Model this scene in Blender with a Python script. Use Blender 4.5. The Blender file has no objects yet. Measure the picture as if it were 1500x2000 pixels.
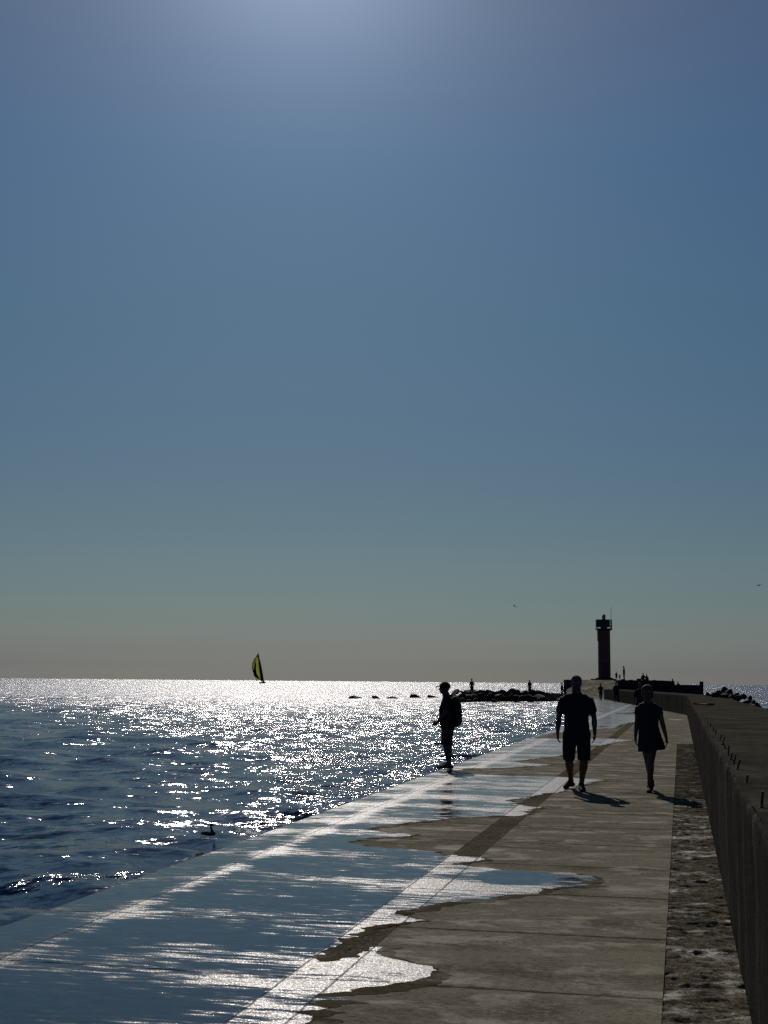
import bpy, bmesh, math, random
import numpy as np
from mathutils import Vector, Matrix, noise
random.seed(7)
R = math.radians
scn = bpy.context.scene
C = scn.collection

# ---------------------------------------------------------------- camera
HC = 1.69
YAW, PITCH, ROLL = 0.21851335, 0.12661083, 0.0090291
cam_data = bpy.data.cameras.new('camera')
cam = bpy.data.objects.new('camera', cam_data); C.objects.link(cam)
cam.location = (0, 0, HC)
CAMROT = Matrix.Rotation(YAW, 3, 'Z') @ Matrix.Rotation(math.pi/2+PITCH, 3, 'X') @ Matrix.Rotation(ROLL, 3, 'Z')
cam.rotation_euler = CAMROT.to_euler()
cam_data.sensor_fit = 'VERTICAL'; cam_data.sensor_height = 24.0
cam_data.lens = 24.0*2600/2000
cam_data.clip_start = 0.1; cam_data.clip_end = 60000
scn.camera = cam

# ---------------------------------------------------------------- light
SUN_AZ = 16.5      # degrees to the left of +Y
SUN_EL = 33.0
world = bpy.data.worlds.new('World'); scn.world = world; world.use_nodes = True
wn = world.node_tree; wn.nodes.clear()
def wnode(t, **k):
    n = wn.nodes.new(t)
    for a, b in k.items(): setattr(n, a, b)
    return n
sky = wnode('ShaderNodeTexSky', sky_type='NISHITA', sun_disc=False)
sky.sun_elevation = R(SUN_EL); sky.sun_rotation = R(-SUN_AZ)
sky.air_density = 1.0; sky.dust_density = 0.35; sky.ozone_density = 2.0
bg = wnode('ShaderNodeBackground'); bg.inputs['Strength'].default_value = 0.093
wo = wnode('ShaderNodeOutputWorld')
# a thin grey veil of cloud and murk low over the sea, clear blue above
tc = wnode('ShaderNodeTexCoord'); sep = wnode('ShaderNodeSeparateXYZ')
wn.links.new(tc.outputs['Generated'], sep.inputs[0])
ramp = wnode('ShaderNodeValToRGB')
cr = ramp.color_ramp
SKYSTOPS = [(0.0, (0.234, 0.296, 0.47)), (0.0114, (0.223, 0.283, 0.431)), (0.0303, (0.271, 0.321, 0.421)), (0.0494, (0.284, 0.351, 0.425)), (0.0876, (0.302, 0.38, 0.423)), (0.1258, (0.299, 0.392, 0.441)), (0.1638, (0.297, 0.397, 0.466)), (0.2678, (0.309, 0.454, 0.53)), (0.3791, (0.324, 0.489, 0.625)), (0.4643, (0.399, 0.5, 0.618)), (1.0, (0.399, 0.5, 0.618))]
cr.elements[0].position = SKYSTOPS[0][0]; cr.elements[0].color = (*SKYSTOPS[0][1], 1)
cr.elements[1].position = 1.0; cr.elements[1].color = (*SKYSTOPS[-1][1], 1)
for p, c in SKYSTOPS[1:-1]:
    e = cr.elements.new(p); e.color = (*c, 1)
wn.links.new(sep.outputs['Z'], ramp.inputs[0])
mul = wnode('ShaderNodeMix', data_type='RGBA', blend_type='MULTIPLY'); mul.inputs[0].default_value = 1.0
wn.links.new(sky.outputs[0], mul.inputs[6]); wn.links.new(ramp.outputs[0], mul.inputs[7])
cl = wnode('ShaderNodeVectorMath', operation='MULTIPLY'); cl.inputs[1].default_value = (1.6, 1.6, 55)
wn.links.new(tc.outputs['Generated'], cl.inputs[0])
cn = wnode('ShaderNodeTexNoise'); cn.inputs['Scale'].default_value = 1.3; cn.inputs['Detail'].default_value = 5
wn.links.new(cl.outputs[0], cn.inputs['Vector'])
c1 = wnode('ShaderNodeMapRange'); c1.inputs['From Min'].default_value = .45; c1.inputs['From Max'].default_value = .68; c1.inputs['To Max'].default_value = .20
wn.links.new(cn.outputs['Fac'], c1.inputs['Value'])
c2 = wnode('ShaderNodeMapRange', interpolation_type='SMOOTHSTEP'); c2.inputs['From Min'].default_value = .075; c2.inputs['From Max'].default_value = .025
wn.links.new(sep.outputs['Z'], c2.inputs['Value'])
c3 = wnode('ShaderNodeMath', operation='MULTIPLY'); wn.links.new(c1.outputs[0], c3.inputs[0]); wn.links.new(c2.outputs[0], c3.inputs[1])
veil = wnode('ShaderNodeMix', data_type='RGBA', blend_type='MULTIPLY')
wn.links.new(c3.outputs[0], veil.inputs[0]); wn.links.new(mul.outputs[2], veil.inputs[6]); veil.inputs[7].default_value = (1.30, 1.24, 1.16, 1)
dt = wnode('ShaderNodeVectorMath', operation='DOT_PRODUCT')
dt.inputs[1].default_value = (-math.sin(R(SUN_AZ))*math.cos(R(SUN_EL)), math.cos(R(SUN_AZ))*math.cos(R(SUN_EL)), math.sin(R(SUN_EL)))
wn.links.new(tc.outputs['Generated'], dt.inputs[0])
pw = wnode('ShaderNodeMath', operation='POWER', use_clamp=True); pw.inputs[1].default_value = 170; wn.links.new(dt.outputs['Value'], pw.inputs[0])
pa = wnode('ShaderNodeMath', operation='MULTIPLY_ADD'); pa.inputs[1].default_value = 1.05; pa.inputs[2].default_value = 1.0; wn.links.new(pw.outputs[0], pa.inputs[0])
au = wnode('ShaderNodeVectorMath', operation='SCALE'); wn.links.new(veil.outputs[2], au.inputs[0]); wn.links.new(pa.outputs[0], au.inputs['Scale'])
wn.links.new(au.outputs[0], bg.inputs['Color']); wn.links.new(bg.outputs[0], wo.inputs[0])

sd = bpy.data.lights.new('sun', 'SUN'); sun = bpy.data.objects.new('sun', sd); C.objects.link(sun)
sd.energy = 5.0; sd.angle = R(0.5); sd.color = (1.0, 0.915, 0.85)
sdir = Vector((-math.sin(R(SUN_AZ))*math.cos(R(SUN_EL)), math.cos(R(SUN_AZ))*math.cos(R(SUN_EL)), math.sin(R(SUN_EL))))
sun.rotation_euler = sdir.to_track_quat('Z', 'Y').to_euler()
scn.view_settings.view_transform = 'Standard'; scn.view_settings.look = 'None'
scn.view_settings.exposure = -0.9; scn.view_settings.gamma = 1.0
scn.cycles.use_denoising = False
scn.cycles.sample_clamp_indirect = 4.0
scn.cycles.max_bounces = 5

SEA = -0.35
# where a line of sight through the photograph meets a level plane, or reaches a depth
def ray(px, py): return CAMROT @ Vector(((px-750)/2600, -(py-1000)/2600, -1))
def gp(px, py, z=0.0):
    d = ray(px, py); t = (z-HC)/d.z; return Vector((d.x*t, d.y*t, z))
def at(px, py, depth):
    d = ray(px, py); return Vector((0, 0, HC)) + d*depth

# ---------------------------------------------------------------- material helpers
def mat(name, col, rough=.6, spec=.5, metallic=0.0):
    m = bpy.data.materials.new(name); m.use_nodes = True
    b = m.node_tree.nodes['Principled BSDF']
    b.inputs['Base Color'].default_value = (*col, 1); b.inputs['Roughness'].default_value = rough
    b.inputs['Specular IOR Level'].default_value = spec; b.inputs['Metallic'].default_value = metallic
    return m
class NT:
    def __init__(s, m): s.t = m.node_tree; s.b = s.t.nodes.get('Principled BSDF')
    def n(s, t, ins=None, **k):
        o = s.t.nodes.new(t)
        for a, b in k.items(): setattr(o, a, b)
        for a, b in (ins or {}).items():
            if hasattr(b, 'is_output') : s.t.links.new(b, o.inputs[a])
            else: o.inputs[a].default_value = b
        return o
    def link(s, a, b): s.t.links.new(a, b)
    def pos(s): return s.n('ShaderNodeNewGeometry').outputs['Position']
    def math(s, op, a, b=0.0, c=None, clamp=False):
        d = {0: a, 1: b}
        if c is not None: d[2] = c
        return s.n('ShaderNodeMath', d, operation=op, use_clamp=clamp).outputs[0]
    def vmath(s, op, a, b=None, scale=None):
        d = {0: a}
        if b is not None: d[1] = b
        if scale is not None: d['Scale'] = scale
        return s.n('ShaderNodeVectorMath', d, operation=op).outputs[0]
    def noise(s, vec, scale, detail=2, rough=.5, dist=0.0):
        return s.n('ShaderNodeTexNoise', {'Vector': vec, 'Scale': scale, 'Detail': detail, 'Roughness': rough, 'Distortion': dist})
    def maprange(s, v, a, b, c=0.0, d=1.0, smooth=True):
        return s.n('ShaderNodeMapRange', {'Value': v, 'From Min': a, 'From Max': b, 'To Min': c, 'To Max': d},
                   interpolation_type='SMOOTHSTEP' if smooth else 'LINEAR').outputs[0]
    def mixc(s, f, a, b):
        o = s.n('ShaderNodeMix', data_type='RGBA')
        for i, v in ((0, f), (6, a), (7, b)):
            if hasattr(v, 'is_output'): s.link(v, o.inputs[i])
            else: o.inputs[i].default_value = (*v, 1) if isinstance(v, tuple) else v
        return o.outputs[2]
    def jitter_normal(s, terms):
        # real facet slopes (metres per metre) added to the surface normal; terms = list of (noise colour socket, amount)
        acc = None
        for colr, k in terms:
            v = s.vmath('SUBTRACT', colr, (.5, .5, .5))
            if hasattr(k, 'is_output'): v = s.n('ShaderNodeVectorMath', {0: v, 'Scale': k}, operation='SCALE').outputs[0]
            else: v = s.vmath('SCALE', v, scale=k)
            acc = v if acc is None else s.vmath('ADD', acc, v)
        acc = s.vmath('MULTIPLY', acc, (1, 1, 0))
        g = s.n('ShaderNodeNewGeometry').outputs['Normal']
        return s.vmath('NORMALIZE', s.vmath('ADD', g, acc))

def simple_cloth(name, col):
    m = mat(name, col, .85, .2); t = NT(m)
    n = t.noise(t.n('ShaderNodeTexCoord').outputs['Object'], 18, 4)
    t.link(t.mixc(n.outputs['Fac'], tuple(c*.7 for c in col), tuple(c*1.3 for c in col)), t.b.inputs['Base Color'])
    bp = t.n('ShaderNodeBump', {'Strength': .3, 'Distance': .01, 'Height': n.outputs['Fac']})
    t.link(bp.outputs[0], t.b.inputs['Normal'])
    return m

# ---- concrete kinds
def concrete(name, dark, light, gloss=.75, speckle=1.0, bump=.004, spec=.35, streak=False, patch=False, joints=False, rough_=False):
    m = mat(name, light, gloss, spec); t = NT(m); p = t.pos()
    big = t.noise(p, .9, 5, .6).outputs['Fac']
    mid = t.noise(p, 7, 5, .65).outputs['Fac']
    fine = t.noise(p, 70, 3, .7).outputs['Fac']
    f = t.math('ADD', t.math('MULTIPLY', big, .55), t.math('MULTIPLY', mid, .45))
    if patch:     # damp and worn areas, longest across the walkway
        w1 = t.noise(t.vmath('MULTIPLY', p, (.55, 1.6, 1)), 1.5, 5, .65, .5).outputs['Fac']
        w2 = t.noise(t.vmath('MULTIPLY', p, (1, 2.2, 1)), 16, 4, .7, .3).outputs['Fac']
        f = t.math('ADD', t.math('MULTIPLY', f, .25), t.math('ADD', t.math('MULTIPLY', w1, .45), t.math('MULTIPLY', w2, .38)))
        f = t.maprange(f, .42, .59)
        t.link(t.math('MULTIPLY', t.maprange(t.noise(t.vmath('MULTIPLY', p, (.7, 1.3, 1)), 2.1, 5, .7, .4).outputs['Fac'], .52, .66), spec+.06), t.b.inputs['Specular IOR Level'])
    else: f = t.maprange(f, .36, .64)
    c = t.mixc(f, dark, light)
    if streak:
        pv = t.vmath('MULTIPLY', p, (3.2, 3.2, .22))
        st = t.noise(pv, 1.6, 4, .6, .4).outputs['Fac']
        c = t.mixc(t.maprange(st, .42, .66), tuple(x*.8 for x in dark), c)
        # pale lime runs, thin and upright
        run = t.noise(t.vmath('MULTIPLY', p, (5, 2.4, .18)), 1.7, 2, .5).outputs['Fac']
        c = t.mixc(t.maprange(run, .54, .68, 0, .40), c, tuple(x*1.8 for x in light))
    if rough_:
        gr = t.noise(t.vmath('MULTIPLY', p, (.7, 1.6, 1)), 38, 4, .75, .5).outputs['Fac']
        c = t.mixc(t.maprange(gr, .44, .56), (.006, .0055, .004), c)
    pit = t.maprange(fine, .57, .66)
    c = t.mixc(t.math('MULTIPLY', pit, .55*speckle), c, tuple(x*.25 for x in dark))
    if patch:
        pk = t.noise(t.vmath('MULTIPLY', p, (1, 1.5, 1)), 26, 3, .6, .6).outputs['Fac']
        c = t.mixc(t.math('MULTIPLY', t.maprange(pk, .60, .66), .85), c, (.02, .018, .013))
    if joints:    # chipped, dirt-filled joints between the slabs and a few hairline cracks
        sy = t.n('ShaderNodeSeparateXYZ', {0: p}).outputs['Y']
        fr = t.math('ABSOLUTE', t.math('SUBTRACT', t.math('FRACT', t.math('ADD', t.math('DIVIDE', t.math('SUBTRACT', sy, 7.62), 1.72), .5)), .5))
        wn_ = t.noise(t.vmath('MULTIPLY', p, (1.2, 2.5, 1)), 5.5, 5, .7).outputs['Fac']
        j = t.maprange(t.math('SUBTRACT', t.math('MULTIPLY', fr, 1.72), t.math('MULTIPLY', t.math('SUBTRACT', wn_, .45), .22)), .006, .03, .9, 0)
        near = t.maprange(sy, 60, 66, 1, 0)
        c = t.mixc(t.math('MULTIPLY', j, near), c, (.018, .015, .010))
        ck = t.noise(t.vmath('MULTIPLY', p, (.5, 1.3, 1)), 1.3, 6, .62, .9).outputs['Fac']
        ck = t.maprange(t.math('ABSOLUTE', t.math('SUBTRACT', ck, .5)), .0, .0035, .8, 0)
        c = t.mixc(ck, c, (.02, .017, .012))
    grain = t.noise(p, 160, 2, .6).outputs['Fac']
    c = t.mixc(t.maprange(grain, .3, .7, 0, .5), c, tuple(min(x*1.5, .6) for x in light))
    t.link(c, t.b.inputs['Base Color'])
    h = t.math('ADD', t.math('MULTIPLY', mid, .8), t.math('MULTIPLY', t.noise(p, 55, 4, .7).outputs['Fac'], .5))
    bp = t.n('ShaderNodeBump', {'Strength': 1.0, 'Distance': bump, 'Height': h})
    t.link(bp.outputs[0], t.b.inputs['Normal'])
    if patch:      # crisp aggregate: small facets tilted every way
        g1 = t.noise(t.vmath('MULTIPLY', p, (.8, 1.2, 1)), 48, 4, .75).outputs['Color']; g2 = t.noise(p, 170, 2, .6).outputs['Color']
        wear = t.maprange(t.noise(p, 1.7, 3, .6).outputs['Fac'], .4, .62, .35, 1.5)
        t.link(t.jitter_normal([(g1, wear), (g2, .6)]), t.b.inputs['Normal'])
    return m
M_deck = concrete('deck_concrete', (.040, .035, .024), (.170, .157, .118), .75, 1.3, .014, .0, patch=True, joints=True)
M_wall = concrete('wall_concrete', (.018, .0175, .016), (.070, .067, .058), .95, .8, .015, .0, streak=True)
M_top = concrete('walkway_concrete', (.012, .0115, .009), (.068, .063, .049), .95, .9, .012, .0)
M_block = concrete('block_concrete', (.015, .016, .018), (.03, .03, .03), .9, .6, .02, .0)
M_rough = concrete('broken_concrete', (.006, .0055, .004), (.15, .135, .10), .6, 1.3, .03, .07, patch=True, rough_=True)
M_joint = concrete('worn_joint', (.02, .018, .013), (.16, .14, .10), .9, 1.5, .02, .0, rough_=True)
M_rough2 = concrete('dark_broken_concrete', (.012, .011, .009), (.085, .077, .058), .8, 1.5, .02, .0, patch=True, rough_=True)
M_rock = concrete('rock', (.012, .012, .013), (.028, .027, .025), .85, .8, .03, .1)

# ---- wet concrete (damp, grainy sheen) and standing film of water in one sheet
def make_film():
    m = mat('wet_film', (.035, .037, .036), .2, .5); t = NT(m); p = t.pos()
    t.b.inputs['IOR'].default_value = 1.45
    sx = t.n('ShaderNodeSeparateXYZ', {0: p})
    x, y = sx.outputs['X'], sx.outputs['Y']
    # how much the grain of the slab pokes through the water: 0 deep and still, 1 barely wet
    a = t.noise(t.vmath('MULTIPLY', p, (.45, 1.5, 1)), 1.1, 5, .62, .3).outputs['Fac']
    b = t.noise(t.vmath('MULTIPLY', p, (1.0, 2.6, 1)), 3.4, 4, .6).outputs['Fac']
    v = t.math('ADD', t.math('MULTIPLY', a, .7), t.math('MULTIPLY', b, .3))
    # shallower towards the joint strip and beyond it, and out along the sea edge; deeper hollow between
    hump = t.math('ADD', t.maprange(x, -2.27, -2.215, 0, .15), t.maprange(x, -3.0, -2.3, 0, .05))
    edge = t.math('MULTIPLY', t.maprange(t.math('ABSOLUTE', t.math('ADD', x, 4.0)), .0, .22, 1, 0), .16)
    far = t.math('ADD', t.maprange(y, 11, 19, -.05, .09), t.math('MULTIPLY', t.math('COSINE', t.math('MULTIPLY', t.math('SUBTRACT', y, 7.75), 2*math.pi/1.72)), .045))
    v = t.math('ADD', t.math('ADD', v, hump), t.math('ADD', edge, far))
    # one deeper hollow right of the strip
    hx = t.math('DIVIDE', t.math('ADD', x, 1.43), .32); hy = t.math('DIVIDE', t.math('SUBTRACT', y, 11.95), .50)
    d = t.math('ADD', t.math('MULTIPLY', hx, hx), t.math('MULTIPLY', hy, hy))
    v = t.math('SUBTRACT', v, t.maprange(d, .5, 1.3, .34, 0))
    c3 = t.noise(t.vmath('MULTIPLY', p, (.5, 3.2, 1)), 5.5, 4, .65, .2).outputs['Fac']
    v = t.math('ADD', v, t.math('MULTIPLY', t.math('SUBTRACT', c3, .5), .80))
    wet = t.maprange(v, .46, .70)
    # slab joints show through: a ridge of grit beside a thin dark gap
    fr = t.math('ABSOLUTE', t.math('SUBTRACT', t.math('FRACT', t.math('ADD', t.math('DIVIDE', t.math('SUBTRACT', y, 7.62), 1.72), .5)), .5))
    jn = t.noise(p, 7, 3, .6).outputs['Fac']
    jd = t.math('ADD', t.math('MULTIPLY', fr, 1.72), t.math('MULTIPLY', t.math('SUBTRACT', jn, .5), .05))
    gap = t.math('MULTIPLY', t.maprange(jd, .006, .016, 1, 0), t.maprange(y, 30, 50, 1, 0))
    xg = t.math('MINIMUM', t.math('ABSOLUTE', t.math('ADD', t.math('ADD', x, 2.235), t.math('MULTIPLY', t.math('SUBTRACT', jn, .5), .03))), t.math('ABSOLUTE', t.math('ADD', t.math('ADD', x, 1.945), t.math('MULTIPLY', t.math('SUBTRACT', jn, .5), .03))))
    xg = t.math('MINIMUM', xg, t.math('ABSOLUTE', t.math('ADD', t.math('ADD', x, 4.055), t.math('MULTIPLY', t.math('SUBTRACT', jn, .5), .04))))
    gap = t.math('MAXIMUM', gap, t.maprange(xg, .005, .013, .9, 0))
    ridge = t.math('MULTIPLY', t.maprange(jd, .02, .10, 1, 0), t.maprange(t.noise(p, 3.1, 3, .6).outputs['Fac'], .45, .6))
    wet = t.math('MAXIMUM', wet, t.math('MULTIPLY', ridge, .5))
    t.link(t.math('ADD', t.math('MULTIPLY', wet, .30), .05), t.b.inputs['Roughness'])
    grain = t.noise(p, 95, 3, .65).outputs['Color']
    fine = t.noise(p, 330, 2, .6).outputs['Color']
    ripple = t.noise(t.vmath('MULTIPLY', p, (1, 2.2, 1)), 9, 2, .5).outputs['Color']
    spark = t.math('MULTIPLY', t.math('ADD', t.math('MULTIPLY', wet, .97), .03), .80)
    N = t.jitter_normal([(grain, spark), (fine, spark), (ripple, .075)])
    t.link(N, t.b.inputs['Normal'])
    t.link(t.mixc(gap, t.mixc(wet, (.012, .018, .024), (.10, .092, .072)), (.008, .008, .008)), t.b.inputs['Base Color'])
    t.link(t.math('MULTIPLY', t.math('SUBTRACT', .5, t.math('MULTIPLY', wet, .25)), t.math('SUBTRACT', 1.0, gap)), t.b.inputs['Specular IOR Level'])
    return m
M_film = make_film()

def make_sea():
    m = mat('sea_water', (.005, .022, .056), .10, .5); t = NT(m); p = t.pos()
    t.b.inputs['IOR'].default_value = 1.27
    y = t.n('ShaderNodeSeparateXYZ', {0: p}).outputs['Y']
    x = t.n('ShaderNodeSeparateXYZ', {0: p}).outputs['X']
    rot = t.n('ShaderNodeVectorRotate', {'Vector': p, 'Angle': R(-14)}, rotation_type='Z_AXIS').outputs[0]
    st = t.vmath('MULTIPLY', rot, (.6, 1.25, 1))
    n1 = t.noise(st, .55, 3, .6, .3).outputs['Color']
    n2 = t.noise(st, 2.2, 3, .6, .2).outputs['Color']
    n3 = t.noise(st, 9.0, 3, .6).outputs['Color']
    n4 = t.noise(st, 34., 2, .6).outputs['Color']
    # calmer in the lee near the walkway, ruffled by gusts further out
    gust = t.noise(t.vmath('MULTIPLY', p, (.5, 1, 1)), .05, 3, .5).outputs['Fac']
    L = t.math('ADD', y, t.math('MULTIPLY', x, 1.45))      # lee of the walkway: nearer and further left is calm
    wob = t.noise(t.vmath('MULTIPLY', p, (.6, 1, 1)), .22, 3, .6).outputs['Fac']
    L = t.math('ADD', L, t.math('MULTIPLY', t.math('SUBTRACT', wob, .5), 16))
    lee = t.maprange(L, 12, 32, .36, 1.0)
    L2 = t.math('ADD', t.math('ADD', y, t.math('MULTIPLY', x, 3.1)), t.math('MULTIPLY', t.math('SUBTRACT', wob, .5), 12))
    lee = t.math('MAXIMUM', lee, t.maprange(L2, -3, 6, .36, 1.08))
    # a cat's paw of wind by the near edge
    qx = t.math('ADD', t.math('ADD', x, 6.1), t.math('MULTIPLY', t.math('SUBTRACT', y, 12.9), -.45)); qy = t.math('SUBTRACT', y, 12.9)
    q = t.math('ADD', t.math('MULTIPLY', t.math('MULTIPLY', qx, qx), 2.6), t.math('MULTIPLY', t.math('MULTIPLY', qy, qy), 1.0))
    lee = t.math('MAXIMUM', lee, t.maprange(q, .25, 1.1, 1.15, 0))
    k = t.math('MULTIPLY', lee, t.maprange(gust, .35, .65, .85, 1.12))
    N = t.jitter_normal([(n1, t.math('MULTIPLY', t.math('MAXIMUM', k, .5), .7)), (n2, t.math('MULTIPLY', t.math('MAXIMUM', k, .45), 1.9)), (n3, t.math('MULTIPLY', t.math('MAXIMUM', k, .42), 1.8)), (n4, t.math('MULTIPLY', k, .8))])
    t.link(N, t.b.inputs['Normal'])
    t.link(t.maprange(y, 15, 160, .09, .27), t.b.inputs['Roughness'])
    return m
M_sea = make_sea()

# ---------------------------------------------------------------- object helpers
def add(name, me, m=None, parent=None, smooth=False):
    o = bpy.data.objects.new(name, me); C.objects.link(o)
    if m and not me.materials: me.materials.append(m)
    if parent: o.parent = parent
    if smooth:
        me.polygons.foreach_set('use_smooth', [True]*len(me.polygons))
    return o
def frombm(name, bm, m, parent=None, smooth=False):
    bmesh.ops.recalc_face_normals(bm, faces=bm.faces)
    me = bpy.data.meshes.new(name); bm.to_mesh(me); bm.free()
    return add(name, me, m, parent, smooth)
def grid_mesh(name, V, m, smooth=True, parent=None):
    """V: array (rows, cols, 3) -> quad sheet facing up"""
    r, c, _ = V.shape
    me = bpy.data.meshes.new(name)
    idx = np.arange(r*c).reshape(r, c)
    F = np.stack([idx[:-1, :-1], idx[:-1, 1:], idx[1:, 1:], idx[1:, :-1]], -1).reshape(-1, 4)
    me.vertices.add(r*c); me.vertices.foreach_set('co', V.reshape(-1).astype(np.float32))
    me.loops.add(F.size); me.loops.foreach_set('vertex_index', F.reshape(-1).astype(np.int32))
    me.polygons.add(len(F)); me.polygons.foreach_set('loop_start', np.arange(0, F.size, 4, dtype=np.int32))
    me.polygons.foreach_set('loop_total', np.full(len(F), 4, dtype=np.int32))
    me.update(calc_edges=True); me.validate()
    return add(name, me, m, parent, smooth)
def tag(o, label=None, cat=None, group=None, kind=None):
    if label: o['label'] = label
    if cat: o['category'] = cat
    if group: o['group'] = group
    if kind: o['kind'] = kind
    return o
def empty(name, loc, rz=0.0, label=None, cat=None, group=None):
    o = bpy.data.objects.new(name, None); C.objects.link(o); o.location = loc; o.rotation_euler = (0, 0, rz)
    o.empty_display_size = .2
    return tag(o, label, cat, group)
def box(bm, x0, x1, y0, y1, z0, z1, M=None):
    vs = [bm.verts.new((x, y, z)) for z in (z0, z1) for y in (y0, y1) for x in (x0, x1)]
    for f in ((0, 2, 3, 1), (4, 5, 7, 6), (0, 1, 5, 4), (2, 6, 7, 3), (0, 4, 6, 2), (1, 3, 7, 5)):
        bm.faces.new([vs[i] for i in f])
    if M is not None: bmesh.ops.transform(bm, matrix=M, verts=vs)
    return vs
def prism(bm, pts, z0, z1):
    a = [bm.verts.new((p[0], p[1], z0)) for p in pts]; b = [bm.verts.new((p[0], p[1], z1)) for p in pts]
    n = len(pts); bm.faces.new(a[::-1]); bm.faces.new(b)
    for i in range(n): bm.faces.new([a[i], a[(i+1) % n], b[(i+1) % n], b[i]])
def tube(bm, pts, rad, n=14, cap=True):
    """lofted tube through pts; rad entries r or (rx, ry); rounded ends"""
    P = [Vector(p) for p in pts]; Rr = [(r, r) if not isinstance(r, (tuple, list)) else r for r in rad]
    if cap:
        t0 = (P[0]-P[1]).normalized(); t1 = (P[-1]-P[-2]).normalized()
        r0, r1 = min(Rr[0]), min(Rr[-1])
        h0 = [(P[0]+t0*r0*math.sin(a)*.9, (Rr[0][0]*math.cos(a), Rr[0][1]*math.cos(a))) for a in (R(82), R(55), R(28))]
        h1 = [(P[-1]+t1*r1*math.sin(a)*.9, (Rr[-1][0]*math.cos(a), Rr[-1][1]*math.cos(a))) for a in (R(28), R(55), R(82))]
        P = [h[0] for h in h0]+P+[h[0] for h in h1]; Rr = [h[1] for h in h0]+Rr+[h[1] for h in h1]
    rings = []
    for i, p in enumerate(P):
        t = (P[min(i+1, len(P)-1)]-P[max(i-1, 0)]).normalized()
        ref = Vector((1, 0, 0)) if abs(t.x) < .85 else Vector((0, 1, 0))
        u = (ref-t*ref.dot(t)).normalized(); v = t.cross(u)
        rings.append([bm.verts.new(p+u*math.cos(2*math.pi*k/n)*Rr[i][0]+v*math.sin(2*math.pi*k/n)*Rr[i][1]) for k in range(n)])
    for a, b in zip(rings[:-1], rings[1:]):
        for k in range(n): bm.faces.new([a[k], a[(k+1) % n], b[(k+1) % n], b[k]])
    bm.faces.new(rings[0][::-1]); bm.faces.new(rings[-1])
def ball(bm, c, r, sub=2, rot=None):
    res = bmesh.ops.create_icosphere(bm, subdivisions=sub, radius=1.0)
    M = Matrix.Translation(Vector(c)) @ (rot or Matrix.Identity(4)) @ Matrix.Diagonal((*r, 1))
    bmesh.ops.transform(bm, matrix=M, verts=res['verts'])
def cyl(bm, p0, p1, r0, r1=None, n=16):
    tube(bm, [p0, p1], [r0, r1 if r1 is not None else r0], n, cap=False)
def fused(name, bm, m, parent, voxel, smooth_it=3, fold=0.0):
    """one continuous skin out of overlapping volumes"""
    bmesh.ops.recalc_face_normals(bm, faces=bm.faces)
    me = bpy.data.meshes.new('raw'); bm.to_mesh(me); bm.free()
    tmp = bpy.data.objects.new('raw', me); C.objects.link(tmp)
    md = tmp.modifiers.new('r', 'REMESH'); md.mode = 'VOXEL'; md.voxel_size = voxel; md.use_smooth_shade = True
    if smooth_it:
        s = tmp.modifiers.new('s', 'SMOOTH'); s.iterations = smooth_it; s.factor = .5
    dg = bpy.context.evaluated_depsgraph_get(); dg.update()
    out = bpy.data.meshes.new_from_object(tmp.evaluated_get(dg)); out.name = name
    bpy.data.objects.remove(tmp); bpy.data.meshes.remove(me)
    out.materials.clear()
    if fold:
        n = len(out.vertices); co = np.empty(n*3, np.float32); out.vertices.foreach_get('co', co); co = co.reshape(-1, 3)
        no = np.empty(n*3, np.float32); out.vertices.foreach_get('normal', no); no = no.reshape(-1, 3)
        for i in range(n):
            c = co[i]; co[i] += no[i]*(noise.noise(Vector((c[0]*17, c[1]*17, c[2]*5)))*.65+noise.noise(Vector((c[0]*30+9, c[1]*30, c[2]*22)))*.35)*fold
        out.vertices.foreach_set('co', co.reshape(-1)); out.update()
    return add(name, out, m, parent, smooth=True)

# ---------------------------------------------------------------- the line of the breakwater
DS = .1
def heading(s):
    t = min(max((s-73.5)/5, 0), 1); t = t*t*(3-2*t); return R(6.8)*t
_S = np.arange(-12, 200, DS); _c = [(0.0, -12.0)]
for s in _S[:-1]:
    h = heading(s); _c.append((_c[-1][0]-math.sin(h)*DS, _c[-1][1]+math.cos(h)*DS))
_c = np.array(_c)
def line(s, x, z=0.0):
    f = (s+12)/DS; i = int(max(0, min(len(_c)-2, f))); k = f-i
    cx, cy = _c[i]*(1-k)+_c[i+1]*k; h = heading(s)
    return Vector((cx+x*math.cos(h), cy+x*math.sin(h), z))

# ---------------------------------------------------------------- sea
def build_sea():
    r = [2.5]
    while r[-1] < 420: r.append(r[-1]*1.0075)
    while r[-1] < 14000: r.append(r[-1]*1.05)
    r = np.array(r)
    az = np.concatenate([np.arange(-62, 50, .22), np.arange(50, 298.1, 8)])
    az = np.radians(az)       # 0 = +Y, positive to the right
    RR, A = np.meshgrid(r, az, indexing='ij')
    X = RR*np.sin(A); Y = RR*np.cos(A); Z = np.zeros_like(X)
    rng = np.random.RandomState(4)
    dirs = R(200)+rng.normal(0, .55, 46)
    lam = np.exp(np.linspace(math.log(.38), math.log(5.2), 46)); rng.shuffle(lam)
    lee = np.clip((Y+X*1.45)/36, .80, 1)
    for d, L in zip(dirs, lam):
        k = 2*math.pi/L; ph = rng.rand()*6.28
        slope = .034
        amp = slope/k
        fade = np.clip((L/(RR*.0075)-2.5)/2, 0, 1)
        warp = .6*np.sin(X*.21+ph)+.6*np.sin(Y*.17+2*ph)
        th = k*(X*math.sin(d)+Y*math.cos(d))+ph+warp
        Z += amp*np.sin(th)*fade*lee
    return np.stack([X, Y, Z+SEA], -1)
V = build_sea()
tag(grid_mesh('sea', V[:, ::-1], M_sea), kind='structure')

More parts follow.
